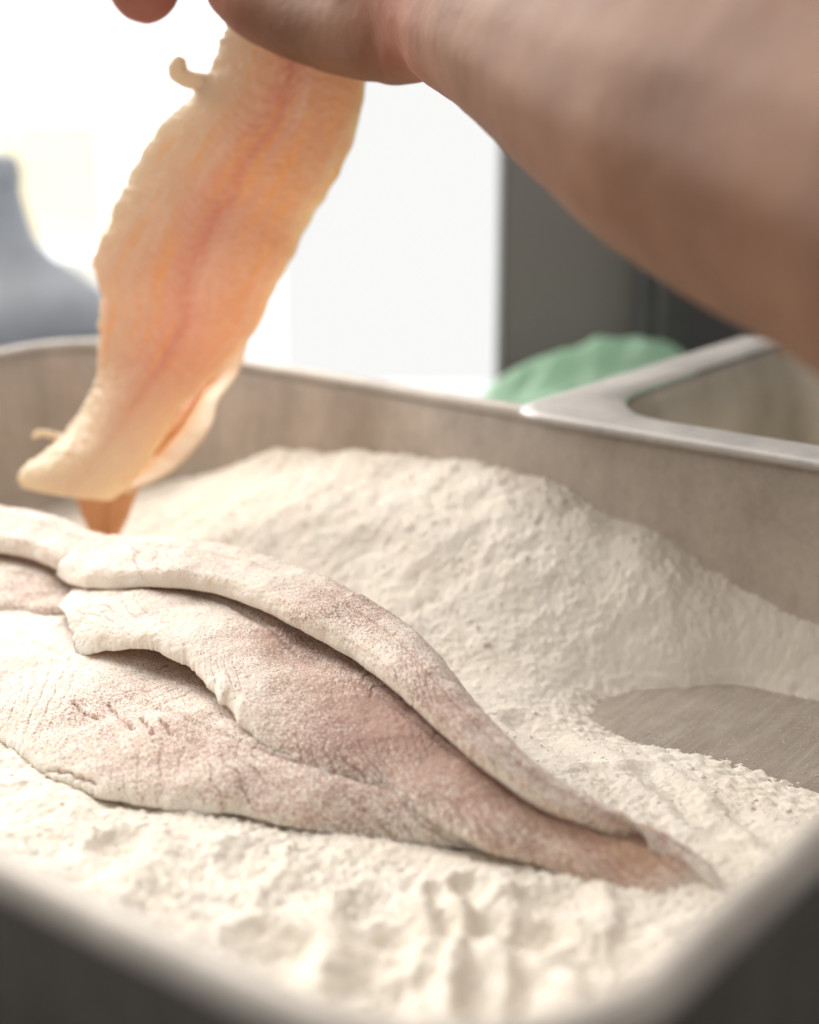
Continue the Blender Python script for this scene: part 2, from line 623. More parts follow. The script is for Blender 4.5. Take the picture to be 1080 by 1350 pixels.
# coarse base, bilinear up
cx_ = np.linspace(gx[0], gx[-1], 120)
cy_ = np.linspace(gy[0], gy[-1], 160)
CX, CY = np.meshgrid(cx_, cy_, indexing='ij')
base = rbf(CP, np.column_stack([CX.ravel(), CY.ravel()])).reshape(120, 160)
fx = (XY[:, 0] - cx_[0]) / (cx_[1] - cx_[0])
fy = (XY[:, 1] - cy_[0]) / (cy_[1] - cy_[0])
ix = np.clip(fx.astype(int), 0, 118)
iy = np.clip(fy.astype(int), 0, 158)
tx, ty = fx - ix, fy - iy
z = (base[ix, iy] * (1 - tx) * (1 - ty) + base[ix + 1, iy] * tx * (1 - ty) + base[ix, iy + 1] * (1 - tx) * ty + base[ix + 1, iy + 1] * tx * ty)
P3 = np.column_stack([XY, np.zeros(len(XY))])
amt = np.clip(z / 0.012, 0.25, 1.6)
wx_ = P3 + np.column_stack([noise(P3, 45, 2.2), noise(P3, 45, 7.7), np.zeros(len(P3))]) * 0.006
lump = 0.0015 * noise(wx_, 36, 1.0) + 0.0008 * noise(wx_, 85, 11) + 0.0004 * noise(P3, 170, 4.2)
clod = sstep(0.25, 0.7, noise(P3, 28, 14)) * (0.0009 * np.maximum(noise(P3, 210, 2.4), 0) + 0.0007 * np.maximum(noise(P3, 330, 6.4), 0))
lump += clod
gv = 0.75 + 0.6 * noise(P3, 24, 40.0)
fineg = gv * (0.00055 * noise(P3, 330, 3.3) + 0.00095 * noise(P3, 560, 8.1) + 0.0005 * noise(P3, 900, 1.1))
front = sstep(-0.03, -0.09, XY[:, 0])
z = z + lump * amt * (1 + 0.25 * front) + fineg * np.clip(amt, 0.8, 1.1)
# marks pushed by fingers and fillets in the front part, and drag marks by the bare patch
wob0 = np.column_stack([noise(P3, 30, 20.3), noise(P3, 30, 33.3)]) * 0.006
for c0, ra, rb, ang, d in [([(-0.0073, 0.3384, 0.0150)], .016, .010, 0.6, .007), ([(-0.0252, 0.3489, 0.0150)], .012, .007, 0.9, .005), ([(0.0321, 0.3418, 0.0150)], .020, .010, 0.2, .007),
                           ([(0.0456, 0.3237, 0.0150)], .016, .010, 0.5, .006), ([(-0.0416, 0.3735, 0.0150)], .012, .006, 0.9, .003), ([(-0.0760, 0.3776, 0.0150)], .012, .006, 0.8, .003)]:
    q0 = XY + wob0 - w2l(np.array(c0[0]))[:2]
    ca, sa = math.cos(ang), math.sin(ang)
    rr = np.hypot((q0[:, 0] * ca + q0[:, 1] * sa) / ra, (-q0[:, 0] * sa + q0[:, 1] * ca) / rb)
    d = d * 0.45
    z = z - d * np.exp(-rr**4) + 0.35 * d * np.exp(-((rr - 1.35) / 0.3)**2)
for a, b, w, d in [([(0.0176, 0.3599, 0.0150)], [(0.0135, 0.2940, 0.0200)], .0035, .006), ([(0.0086, 0.3561, 0.0150)], [(0.0049, 0.3010, 0.0200)], .003, .004),
                   ((-.09, -.155), (-.145, -.195), .0075, .006), ((-.075, -.180), (-.125, -.222), .007, .008), ((-.10, -.128), (-.15, -.165), .007, .008),
                   ((-.115, -.10), (-.155, -.125), .008, .006), ((-.06, -.205), (-.10, -.238), .006, .006), ((-.05, -.17), (-.075, -.145), .006, .005),
                   ((-.085, -.06), (-.13, -.085), .007, .004), ((-.09, -.01), (-.14, -.03), .009, .003),
                   ((.055, -.14), (.03, -.175), .005, .0035), ((.06, -.09), (.05, -.12), .006, .004), ((.045, -.175), (.03, -.205), .006, .003),
                   ]:
    if isinstance(a, list):
        a, b = w2l(np.array(a[0]))[:2], w2l(np.array(b[0]))[:2]
    wob = np.column_stack([noise(P3, 55, 20.3), noise(P3, 55, 33.3)]) * 0.004
    z = z + groove(XY + wob, a, b, w, d * 0.5)
z = np.where(z < 0.004, z + 0.0011 * noise(P3, 240, 17.0) + 0.0006, z)
edge = np.minimum(hx - np.abs(XY[:, 0]), hy - np.abs(XY[:, 1]))
NXg, NYg = len(gx), len(gy)
# keep inside the tray: rounded plan corners
qx = np.maximum(np.abs(XY[:, 0]) - (hx - 0.042), 0)
qy = np.maximum(np.abs(XY[:, 1]) - (hy - 0.042), 0)
inset = 0.006 * (1 - np.clip(z, 0, .07) / 0.072) + 0.0012
inside = (np.hypot(qx, qy) < 0.042 - inset)
FLZ = z.reshape(NXg, NYg)


def flour_h(P):
    L = w2l(P)
    i = np.clip(((L[..., 0] - gx[0]) / STEP).astype(int), 0, NXg - 1)
    j = np.clip(((L[..., 1] - gy[0]) / STEP).astype(int), 0, NYg - 1)
    return np.maximum(FLZ[i, j], 0)


V = np.column_stack([XY, z])
q = grid_quads(NXg, NYg)
ok = (z > -0.0006) & inside
q = q[ok[q].sum(1) >= 2]
q = q[inside[q].all(1)]
V[:, 2] = np.maximum(V[:, 2], -0.0006)
used = np.unique(q)
rm = np.full(len(V), -1)
rm[used] = np.arange(len(used))
V, q = V[used], rm[q]
# crumbs scattered on the bare patch and slopes
ico = None
import bmesh
bm = bmesh.new()
bmesh.ops.create_icosphere(bm, subdivisions=1, radius=1)
icoV = np.array([v.co[:] for v in bm.verts])
icoF = np.array([[v.index for v in f.verts] for f in bm.faces])
bm.free()
tV, tF, nv = [], [], len(V)
for k in range(1500):
    lx, ly = random.uniform(.02, .165), random.uniform(-.24, .12)
    if k > 1000:
        lx, ly = random.uniform(.085, .165), random.uniform(-.235, -.085)
    r = random.choice([.00012, .00016, .0002, .00025, .0003, .0008 if k % 23 == 0 else .0002])
    i = int((lx - gx[0]) / STEP)
    j = int((ly - gy[0]) / STEP)
    zz = max(FLZ[i, j], 0)
    S = icoV * (1 + 0.3 * rng.normal(size=(len(icoV), 1))) * r * np.array([1, 1, .7])
    tV.append(S + [lx, ly, zz + r * 0.4])
    tF.append(icoF + nv)
    nv += len(icoV)
for k in range(3800):
    lx, ly = random.uniform(-.165, .165), random.uniform(-.235, .22)
    i = int((lx - gx[0]) / STEP)
    j = int((ly - gy[0]) / STEP)
    if FLZ[i, j] < 0.004 or not inside[i * NYg + j] or noise([(lx, ly, 0)], 26, 51)[0] < random.uniform(-.5, .6):
        continue
    r = min(0.0003 / (random.random() + 0.16), 0.0013)
    S = icoV * (1 + 0.28 * rng.normal(size=(len(icoV), 1))) * r * np.array([1, 1, .8])
    tV.append(S + [lx, ly, FLZ[i, j] - r * 0.25])
    tF.append(icoF + nv)
    nv += len(icoV)
flour = mesh_np('flour', np.vstack([V] + tV), q, M_FLOUR, tris=np.vstack(tF))
flour.location = (TC[0], TC[1], 0)
flour.rotation_euler = (0, 0, ROT)
tag(flour, 'loose cream white flour heaped in the deep metal tray', 'flour', kind='stuff')


# ------------------------------------------------------------------ floured fillets
def lay_fillet(name, near, far, lip, thick, label, crest=None, nu=520, nv=170, coat=0.6, coat_end=0.6, warm_end=0.0, seed=1.0,
               rag=0.0012, cuts=(), bulge=0.004, bare=0.1, ends=(0.07, 0.04)):
    near = spline(near, nu)
    far = spline(far, nu)
    mid = spline(crest, nu) if crest is not None else (near + far) / 2 + [0, 0, bulge]
    u = np.linspace(0, 1, nu)[:, None]
    v = np.linspace(0, 1, nv)[None, :]
    v = 0.5 - 0.5 * np.cos(np.pi * v)
    v = 0.6 * v + 0.4 * np.linspace(0, 1, nv)[None, :]
    # ragged outline
    Pn = np.column_stack([near[:, 0], near[:, 1], np.full(nu, seed)])
    rg = rag * (noise(Pn, 110, seed) + 0.25 * noise(Pn, 300, seed * 2))
    tear = 1 + 2.2 * np.exp(-((np.linspace(0, 1, nu) - 0.27) / 0.09)**2) if bare > 0.15 else 1.0
    rg = rg * tear
    rf = rag * (0.3 * noise(Pn, 600, seed * 2) + 0.2 * noise(Pn, 1100, seed))
    dirn = (far - near)
    dirn[:, 2] = 0
    dirn /= np.linalg.norm(dirn, axis=1)[:, None]
    # curve through near, mid, far (quadratic Bezier-like Lagrange at v = 0, .5, 1)
    vv = v[..., None]
    if crest is not None:            # the back falls away steeply behind the crest
        mid = mid - np.column_stack([np.zeros((nu, 2)), lip * (1 - 0.55 * sstep(0.55, 1.0, u))])
        d = mid - near
        d[:, 2] = 0
        d /= np.linalg.norm(d, axis=1)[:, None]
        hgt = np.maximum(mid[:, 2] - far[:, 2], 0.001)
        fw = np.minimum(0.0025 + hgt * 0.9, 0.022)
        far = np.column_stack([(mid + d * fw[:, None])[:, :2], far[:, 2]])
        c_ = 0.72
        t1 = np.clip(vv / c_, 0, 1)
        t2 = np.clip((vv - c_) / (1 - c_), 0, 1)
        S = np.where(vv < c_, near[:, None] * (1 - t1) + mid[:, None] * t1, mid[:, None] * (1 - t2) + far[:, None] * t2)
        zz = np.where(vv < c_, near[:, None, 2:] + (mid - near)[:, None, 2:] * np.sin(t1 * np.pi / 2),
                      far[:, None, 2:] + (mid - far)[:, None, 2:] * np.cos(t2 * np.pi / 2))
        S = np.concatenate([S[..., :2], zz], -1)
    else:
        S = (near[:, None] * (2 * (vv - .5) * (vv - 1)) + mid[:, None] * (4 * vv * (1 - vv)) + far[:, None] * (2 * vv * (vv - .5)))
    S = S + (dirn * rg[:, None])[:, None] * ((1 - vv)**10) + (dirn * rf[:, None])[:, None] * ((1 - vv)**45)
    # lip drop and thickness, also closing at both ends
    w = 0.10
    e = np.minimum(np.minimum(v / w, (1 - v) / w), 1)
    eu = np.minimum(np.minimum(u / ends[0], (1 - u) / ends[1]), 1)
    ee = np.sqrt(np.clip(1 - (1 - e)**2, 0, 1)) * np.sqrt(np.clip(1 - (1 - eu)**2, 0, 1))
    tap = 1 - 0.55 * sstep(0.55, 1.0, u)
    top = S.copy()
    top[..., 2] += lip * tap * (ee - 0.0)
    N = normals(top)
    if N[nu // 2, nv // 2, 2] < 0:
        N = -N
    # surface relief: muscle flakes, floury grain, cracks
    Pf = top.reshape(-1, 3)
    U = np.broadcast_to(u, (nu, nv)).ravel()
    Vv = np.broadcast_to(v, (nu, nv)).ravel()
    L = np.linalg.norm(np.diff((near + far) / 2, axis=0), axis=1).sum()
    chev = U * L / 0.0062 - 4.5 * np.abs(Vv - 0.48)**1.3 * 2 + 1.3 * noise(Pf, 40, seed) + 0.4 * noise(Pf, 140, seed + 2)
    fl = np.abs((chev % 1.0) - 0.5) * 2
    flake = -0.00060 * np.exp(-((1 - fl) / 0.08)**2) * sstep(-0.2, 0.4, noise(Pf, 38, seed + 5))
    mid_line = -0.0009 * np.exp(-((Vv - 0.5 + 0.03 * noise(Pf, 30, seed)) / 0.018)**2) * sstep(0.05, 0.3, U)
    und = 0.0011 * noise(Pf, 55, seed + 3) + 0.0006 * noise(Pf, 120, seed + 4)
    grain = 0.00015 * noise(Pf, 700, seed) + 0.00020 * noise(Pf, 420, seed + 1) + 0.00019 * noise(Pf, 1150, seed + 9)
    grain = grain + (1 - ee.ravel()) * (0.0006 * noise(Pf, 230, seed + 7) + 0.0004 * noise(Pf, 520, seed + 8))
    disp = und + grain + flake + mid_line
    crack = np.zeros(len(Pf))
    for pts in cuts:
        for a, b in zip(pts[:-1], pts[1:]):
            a2, b2 = np.array(a[:2]), np.array(b[:2])
            ab = b2 - a2
            t = np.clip(((Pf[:, :2] - a2) @ ab) / (ab @ ab), 0, 1)
            r = np.linalg.norm(Pf[:, :2] + 0.0007 * noise(Pf, 300, 2)[:, None] - (a2 + t[:, None] * ab), axis=1)
            crack = np.maximum(crack, np.exp(-(r / 0.00045)**2))
    disp = disp - 0.0018 * crack
    disp = disp * np.clip(ee.ravel() * 1.4, 0.5, 1)
    top = top + (N * disp.reshape(nu, nv, 1))
    # underside, coarse across
    nb = 24
    vb = np.linspace(1, 0, nb + 2)[1:-1]
    idx = np.clip((np.searchsorted(v[0], vb)), 1, nv - 2)
    Tb = thick * tap * np.clip(1 - np.abs(2 * vb - 1)**2, 0, 1)[None, :] * np.clip(eu, 0, 1)
    Tb = np.maximum(Tb, (lip * tap * ee)[:, idx] + 0.0006)
    bot = S[:, idx].copy()
    bot[..., 2] += lip * tap * ee[:, idx] - 0.0005 - Tb
    G = np.concatenate([top, bot], axis=1)
    m = nv + nb
    wts = np.concatenate([Vv.reshape(nu, nv), np.broadcast_to(vb, (nu, nb))], 1)
    ct = coat + (coat_end - coat) * sstep(0.15, 0.75, U)  # flour thins toward the tail; extra white at left also paints window light
    ct = ct + 0.35 * sstep(0.93, 1.0, U)
    ct = ct - bare * np.exp(-((Vv - 0.42) / 0.22)**2) * sstep(0.2, 0.4, U)
    ct = ct + 0.35 * (1 - ee.ravel()) * (1 - sstep(0.6, 0.9, U)) - 0.3 * crack + 0.25 * noise(Pf, 28, seed + 6) + 800 * flake
    ct = np.concatenate([ct.reshape(nu, nv), np.full((nu, nb), 0.5)], 1)
    wm = warm_end * sstep(0.62, 0.97, U) * (0.7 + 0.6 * noise(Pf, 60, seed)) 
    wm = np.concatenate([np.clip(wm, 0, 1).reshape(nu, nv), np.full((nu, nb), 0.45)], 1)  # underside coat and warm tint raised as painted glow in the gaps
    ex = [list(range(m)), [(nu - 1) * m + j for j in range(m)][::-1]]
    o = mesh_np(name, G, grid_quads(nu, m, True), M_COAT, attrs={'coat': ct, 'warm': wm}, extra=ex)
    return tag(o, label, 'fish fillet', 'floured fillets lying in the tray')


# lowest fillet, on the flour
lay_fillet('fish_fillet',
           [(-0.1814, 0.4838, 0.0140), (-0.1530, 0.4715, 0.0140), (-0.1255, 0.4485, 0.0140), (-0.1059, 0.4228, 0.0145), (-0.0879, 0.4093, 0.0145), (-0.0696, 0.4019, 0.0145), (-0.0502, 0.3982, 0.0145), (-0.0185, 0.3898, 0.0125), (0.0041, 0.3865, 0.0120), (0.0222, 0.3815, 0.0115), (0.0321, 0.3784, 0.0110)],
           [(-0.1683, 0.5563, 0.0210), (-0.1477, 0.5522, 0.0210), (-0.1265, 0.5441, 0.0210), (-0.1038, 0.5248, 0.0210), (-0.0794, 0.5022, 0.0200), (-0.0548, 0.4637, 0.0200), (-0.0314, 0.4323, 0.0190), (-0.0043, 0.4110, 0.0160), (0.0125, 0.3965, 0.0140), (0.0287, 0.3874, 0.0115), (0.0364, 0.3816, 0.0110)],
           0.0034, 0.008, 'lowest floured fillet, its ragged near edge resting on loose flour', coat=0.88, coat_end=0.60, seed=3.0, bulge=0.006,
           cuts=[[(-0.1032, 0.4521, 0.0300), (-0.0978, 0.4451, 0.0300), (-0.0937, 0.4422, 0.0300)], [(-0.0917, 0.4492, 0.0300), (-0.0856, 0.4377, 0.0300), (-0.0810, 0.4316, 0.0300)], [(-0.0797, 0.4377, 0.0300), (-0.0745, 0.4283, 0.0300)], [(-0.0735, 0.4355, 0.0300), (-0.0696, 0.4267, 0.0300)],
                 [(-0.1099, 0.4249, 0.0270), (-0.1013, 0.4207, 0.0270), (-0.0887, 0.4116, 0.0270)], [(-0.1034, 0.4151, 0.0270), (-0.0933, 0.4076, 0.0270), (-0.0795, 0.4018, 0.0270)]])
# folded piece under the left ends
lay_fillet('fish_fillet',
           [(-0.2060, 0.5274, 0.0200), (-0.1759, 0.5259, 0.0220), (-0.1550, 0.5281, 0.0240), (-0.1388, 0.5277, 0.0250), (-0.1275, 0.5250, 0.0260), (-0.1185, 0.5269, 0.0270)],
           [(-0.2186, 0.5905, 0.0260), (-0.1920, 0.5905, 0.0260), (-0.1675, 0.5875, 0.0270), (-0.1480, 0.5798, 0.0280), (-0.1345, 0.5707, 0.0280), (-0.1183, 0.5604, 0.0270)],
           0.005, 0.009, 'short pale pink fillet end tucked under the others at the left heap', coat=0.5, coat_end=0.6, seed=21.0, nu=300, nv=110, bulge=0.001)
# middle fillet
lay_fillet('fish_fillet',
           [(-0.1084, 0.4852, 0.0265), (-0.0961, 0.4779, 0.0315), (-0.0840, 0.4716, 0.0345), (-0.0703, 0.4589, 0.0340), (-0.0565, 0.4399, 0.0310), (-0.0412, 0.4183, 0.0255), (-0.0255, 0.4073, 0.0225), (-0.0084, 0.4000, 0.0210), (0.0041, 0.3878, 0.0190), (0.0160, 0.3772, 0.0170), (0.0315, 0.3704, 0.0145), (0.0483, 0.3625, 0.0120), (0.0620, 0.3561, 0.0105), (0.0716, 0.3564, 0.0095)],
           [(-0.1221, 0.5233, 0.0300), (-0.1142, 0.5405, 0.0310), (-0.0979, 0.5574, 0.0310), (-0.0755, 0.5574, 0.0310), (-0.0490, 0.5405, 0.0310), (-0.0229, 0.5010, 0.0300), (0.0000, 0.4569, 0.0280), (0.0176, 0.4245, 0.0250), (0.0316, 0.4036, 0.0220), (0.0436, 0.3957, 0.0190), (0.0534, 0.3899, 0.0170), (0.0642, 0.3859, 0.0150), (0.0734, 0.3796, 0.0130), (0.0789, 0.3727, 0.0110)],
           0.0040, 0.008, 'middle floured fillet, pinkish brown, with bare orange tail end', coat=0.84, coat_end=0.36, warm_end=0.5, seed=8.0, rag=0.0016, bulge=0.0045, nu=620, bare=0.32, ends=(0.07, 0.015))
# back left fillet
lay_fillet('fish_fillet',
           [(-0.2210, 0.5513, 0.0360), (-0.1976, 0.5646, 0.0360), (-0.1771, 0.5720, 0.0360), (-0.1525, 0.5649, 0.0365), (-0.1377, 0.5559, 0.0365), (-0.1224, 0.5418, 0.0360), (-0.1051, 0.5360, 0.0340), (-0.0882, 0.5307, 0.0330)],
           [(-0.2710, 0.6949, 0.0260), (-0.2422, 0.7013, 0.0260), (-0.2058, 0.6949, 0.0260), (-0.1769, 0.6886, 0.0260), (-0.1448, 0.6643, 0.0260), (-0.1202, 0.6361, 0.0260), (-0.0943, 0.6100, 0.0260), (-0.0739, 0.5905, 0.0260)],
           0.006, 0.009, 'rolled whitish fillet at the back left of the heap, end tucked under the top one', crest=
           [(-0.2362, 0.5953, 0.0440), (-0.2107, 0.6081, 0.0440), (-0.1872, 0.6102, 0.0440), (-0.1607, 0.6006, 0.0440), (-0.1399, 0.5871, 0.0440), (-0.1224, 0.5719, 0.0435), (-0.1039, 0.5629, 0.0410), (-0.0859, 0.5540, 0.0380)],
           coat=0.8, coat_end=0.8, seed=14.0, nu=380, nv=120)
# top fillet
lay_fillet('fish_fillet',
           [(-0.1279, 0.5469, 0.0340), (-0.1162, 0.5229, 0.0380), (-0.1029, 0.5111, 0.0410), (-0.0866, 0.5063, 0.0435), (-0.0694, 0.5010, 0.0440), (-0.0503, 0.4862, 0.0435), (-0.0332, 0.4681, 0.0420), (-0.0185, 0.4526, 0.0395), (-0.0044, 0.4303, 0.0380), (0.0125, 0.4015, 0.0340), (0.0224, 0.3899, 0.0305), (0.0320, 0.3813, 0.0270), (0.0497, 0.3770, 0.0215), (0.0655, 0.3754, 0.0175), (0.0787, 0.3652, 0.0135)],
           [(-0.1325, 0.5979, 0.0330), (-0.1254, 0.6230, 0.0300), (-0.1095, 0.6296, 0.0280), (-0.0854, 0.6361, 0.0260), (-0.0535, 0.6319, 0.0240), (-0.0213, 0.6094, 0.0230), (0.0057, 0.5706, 0.0220), (0.0271, 0.5362, 0.0210), (0.0412, 0.5057, 0.0200), (0.0506, 0.4690, 0.0190), (0.0570, 0.4398, 0.0180), (0.0618, 0.4236, 0.0170), (0.0661, 0.4073, 0.0155), (0.0744, 0.3921, 0.0140), (0.0818, 0.3709, 0.0125)],
           0.0052, 0.009, 'top floured fillet arched over the others, with thick smooth near edge', crest=
           [(-0.1256, 0.5458, 0.0410), (-0.1179, 0.5499, 0.0460), (-0.1062, 0.5465, 0.0485), (-0.0900, 0.5394, 0.0510), (-0.0656, 0.5257, 0.0520), (-0.0434, 0.5102, 0.0505), (-0.0219, 0.4832, 0.0500), (-0.0046, 0.4562, 0.0485), (0.0076, 0.4270, 0.0455), (0.0227, 0.3996, 0.0385), (0.0323, 0.3877, 0.0340), (0.0422, 0.3839, 0.0290), (0.0535, 0.3769, 0.0255), (0.0651, 0.3734, 0.0210), (0.0789, 0.3618, 0.0165)],
           coat=0.86, coat_end=0.60, warm_end=0.05, seed=5.0, rag=0.0007, nu=620)


# ------------------------------------------------------------------ fillet in the hand
def sheet(name, Lp, Rp, bulge, thick, mat, parent, nu, nv, rag=0.001, seed=1.0, relief=0.0007, u0=0.0, u1=1.0):
    A = spline(Lp, nu)
    B = spline(Rp, nu)
    tow = np.array([0, -1.0, 0.15])
    Pn = A.copy()
    dirn = B - A
    dirn /= np.linalg.norm(dirn, axis=1)[:, None]
    ra = dirn * (rag * (noise(Pn, 60, seed) + 0.6 * noise(Pn, 330, seed) + (0.35 + 0.5 * noise(Pn, 50, seed + 8)) * (noise(Pn, 700, seed) + 0.6 * noise(Pn, 1500, seed))))[:, None]
    rb = dirn * (rag * 0.5 * noise(B, 120, seed + 4))[:, None]
    u = np.linspace(0, 1, nu)[:, None]
    v = np.linspace(0, 1, nv)[None, :]
    S = A[:, None] * (1 - v[..., None]) + B[:, None] * v[..., None]
    S = S + ra[:, None] * ((1 - v[..., None])**9) + rb[:, None] * (v[..., None]**9)
    S = S + tow * (bulge * np.sin(np.pi * v) ** 0.8 * np.ones_like(u))[..., None]
    N = normals(S)
    if N[nu // 2, nv // 2, 1] > 0:
        N = -N
    e = np.sqrt(np.clip(1 - np.abs(2 * v - 1)**6, 0, 1)) * np.sqrt(np.clip(1 - np.abs(2 * u - 1)**30, 0, 1))
    T = thick * (0.35 + 0.65 * np.sin(np.pi * v)) * e * (1 - 0.35 * u)
    P = S.reshape(-1, 3)
    U = np.broadcast_to(u, (nu, nv)).ravel()
    Vv = np.broadcast_to(v, (nu, nv)).ravel()
    ch = U * 52 + 9 * np.abs(Vv - .5) + 1.5 * noise(P, 40, seed)
    d = relief * (noise(P, 45, seed) + 0.4 * noise(P, 150, seed + 1) + 0.3 * noise(P, 420, seed + 2)) + relief * 0.22 * np.sin(ch * 6.28) * np.exp(-((Vv - .5) / .3)**2)
    d = d - 0.0011 * np.exp(-((Vv - 0.56 + 0.03 * noise(P, 40, seed)) / 0.03)**2)
    F = S + N * (T * 0.5 + (d.reshape(nu, nv) * np.clip(e, 0, 1)))[..., None]
    Bk = (S - N * (T * 0.5)[..., None])[:, ::-1][:, 1:-1]
    G = np.concatenate([F, Bk], 1)
    m = G.shape[1]
    sv = np.concatenate([np.broadcast_to(v, (nu, nv)), np.broadcast_to(v[:, ::-1][:, 1:-1], (nu, nv - 2))], 1)
    su = np.broadcast_to(u0 + (u1 - u0) * u, (nu, m))
    ex = [list(range(m)), [(nu - 1) * m + j for j in range(m)][::-1]]
    return mesh_np(name, G, grid_quads(nu, m, True), mat, parent, attrs={'su': su, 'sv': sv}, extra=ex)


def mat_flap():
    a = NT('fish_flap')
    c = a.ramp(a.math('ADD', a.attr('sv'), a.math('MULTIPLY', a.math('SUBTRACT', a.noise(a.coord(), 90, 4), 0.5), 0.3)),
               [(0.35, (0.72, 0.36, 0.15)), (0.62, (0.84, 0.56, 0.30)), (0.8, (0.90, 0.76, 0.58))])
    a.set(Base_Color=c, Roughness=0.4, Subsurface_Weight=0.4, Subsurface_Scale=0.004)
    tr = a.n('BsdfTranslucent')
    a.l(c, tr.inputs[0])
    mx = a.n('MixShader')
    mx.inputs[0].default_value = 0.4
    a.l(a.b.outputs[0], mx.inputs[1])
    a.l(tr.outputs[0], mx.inputs[2])
    a.l(mx.outputs[0], a.out.inputs[0])
    return a.m


held = empty('raw_fillet', (0, 0, 0))
tag(held, 'raw orange pink fillet hanging from the hand, lit through', 'fish fillet')
sheet('flesh',
      [(-0.0599, 0.6337, 0.2460), (-0.0713, 0.6316, 0.2214), (-0.0781, 0.6306, 0.2075), (-0.0844, 0.6322, 0.1991), (-0.0979, 0.6371, 0.1875), (-0.1090, 0.6432, 0.1726), (-0.1184, 0.6422, 0.1520), (-0.1272, 0.6417, 0.1325), (-0.1239, 0.6427, 0.1186), (-0.1277, 0.6478, 0.1006), (-0.1312, 0.6474, 0.0816), (-0.1397, 0.6429, 0.0666), (-0.1511, 0.6350, 0.0573), (-0.1601, 0.6270, 0.0482), (-0.1595, 0.6260, 0.0446)],
      [(-0.0121, 0.6252, 0.2456), (-0.0141, 0.6201, 0.2214), (-0.0158, 0.6171, 0.2078), (-0.0176, 0.6155, 0.1955), (-0.0217, 0.6142, 0.1803), (-0.0293, 0.6152, 0.1662), (-0.0380, 0.6214, 0.1522), (-0.0457, 0.6224, 0.1380), (-0.0545, 0.6280, 0.1218), (-0.0630, 0.6337, 0.1056), (-0.0745, 0.6349, 0.0921), (-0.0924, 0.6332, 0.0759), (-0.1017, 0.6329, 0.0610), (-0.1127, 0.6314, 0.0453), (-0.1232, 0.6302, 0.0376)],
      0.007, 0.0075, M_WET, held, 460, 140, 0.0018, 2.0, 0.0009)
sheet('belly_flap',
      [(-0.0787, 0.6543, 0.0978), (-0.0878, 0.6522, 0.0838), (-0.1029, 0.6510, 0.0728), (-0.1189, 0.6470, 0.0558), (-0.1263, 0.6396, 0.0414)],
      [(-0.0660, 0.6478, 0.1006), (-0.0704, 0.6443, 0.0886), (-0.0779, 0.6358, 0.0778), (-0.0797, 0.6283, 0.0701), (-0.0955, 0.6260, 0.0516), (-0.1147, 0.6270, 0.0411)],
      -0.004, 0.004, mat_flap(), held, 120, 50, 0.001, 6.0, 0.0005, 0.75, 1.0)
sheet('tail_tip',
      [(-0.1415, 0.6405, 0.0445), (-0.1402, 0.6441, 0.0352), (-0.1372, 0.6449, 0.0240), (-0.1335, 0.6433, 0.0151)],
      [(-0.1099, 0.6407, 0.0451), (-0.1147, 0.6441, 0.0352), (-0.1199, 0.6449, 0.0240), (-0.1245, 0.6431, 0.0145)],
      0.004, 0.005, mat_plain('shaded_fish_flesh', (0.74, 0.43, 0.22), 0.4, 0, 0.4), held, 60, 40, 0.001, 9.0, 0.0004)  # tail stub coloured darker to stand for the shade below the fillet


def tube(name, P, mat, parent, seg=14, n=60):
    S = spline([p[:4] for p in P], n)
    C, R = S[:, :3], S[:, 3]
    t = np.gradient(C, axis=0)
    t /= np.linalg.norm(t, axis=1)[:, None]
    up = np.array([0.2, 1.0, 0.1])
    a = np.cross(t, up)
    a /= np.linalg.norm(a, axis=1)[:, None]
    b = np.cross(t, a)
    th = np.linspace(0, 2 * np.pi, seg, endpoint=False)
    G = C[:, None] + R[:, None, None] * (a[:, None] * np.cos(th)[None, :, None] + b[:, None] * np.sin(th)[None, :, None])
    P3_ = G.reshape(-1, 3)
    G = (P3_ + 0.0005 * np.column_stack([noise(P3_, 300, 1), noise(P3_, 300, 5), noise(P3_, 300, 9)])).reshape(G.shape)
    m = seg
    ex = [list(range(m)), [(n - 1) * m + j for j in range(m)][::-1]]
    return mesh_np(name, G, grid_quads(n, m, True), mat, parent, extra=ex,
                   attrs={'su': np.full(n * m, 0.2), 'sv': np.full(n * m, 0.05)})


tube('skin_curl', [(-0.0849, 0.6304, 0.2106, 0.0024), (-0.0876, 0.6293, 0.2103, 0.0034), (-0.0885, 0.6287, 0.2081, 0.0036), (-0.0866, 0.6290, 0.2059, 0.0036), (-0.0822, 0.6307, 0.2045, 0.0036), (-0.0750, 0.6323, 0.2027, 0.0042)], M_WET, held)

tube('skin_curl', [(-0.1425, 0.6411, 0.0606, 0.0022), (-0.1477, 0.6427, 0.0621, 0.0016), (-0.1524, 0.6430, 0.0633, 0.0013), (-0.1563, 0.6414, 0.0615, 0.0008)], M_WET, held)

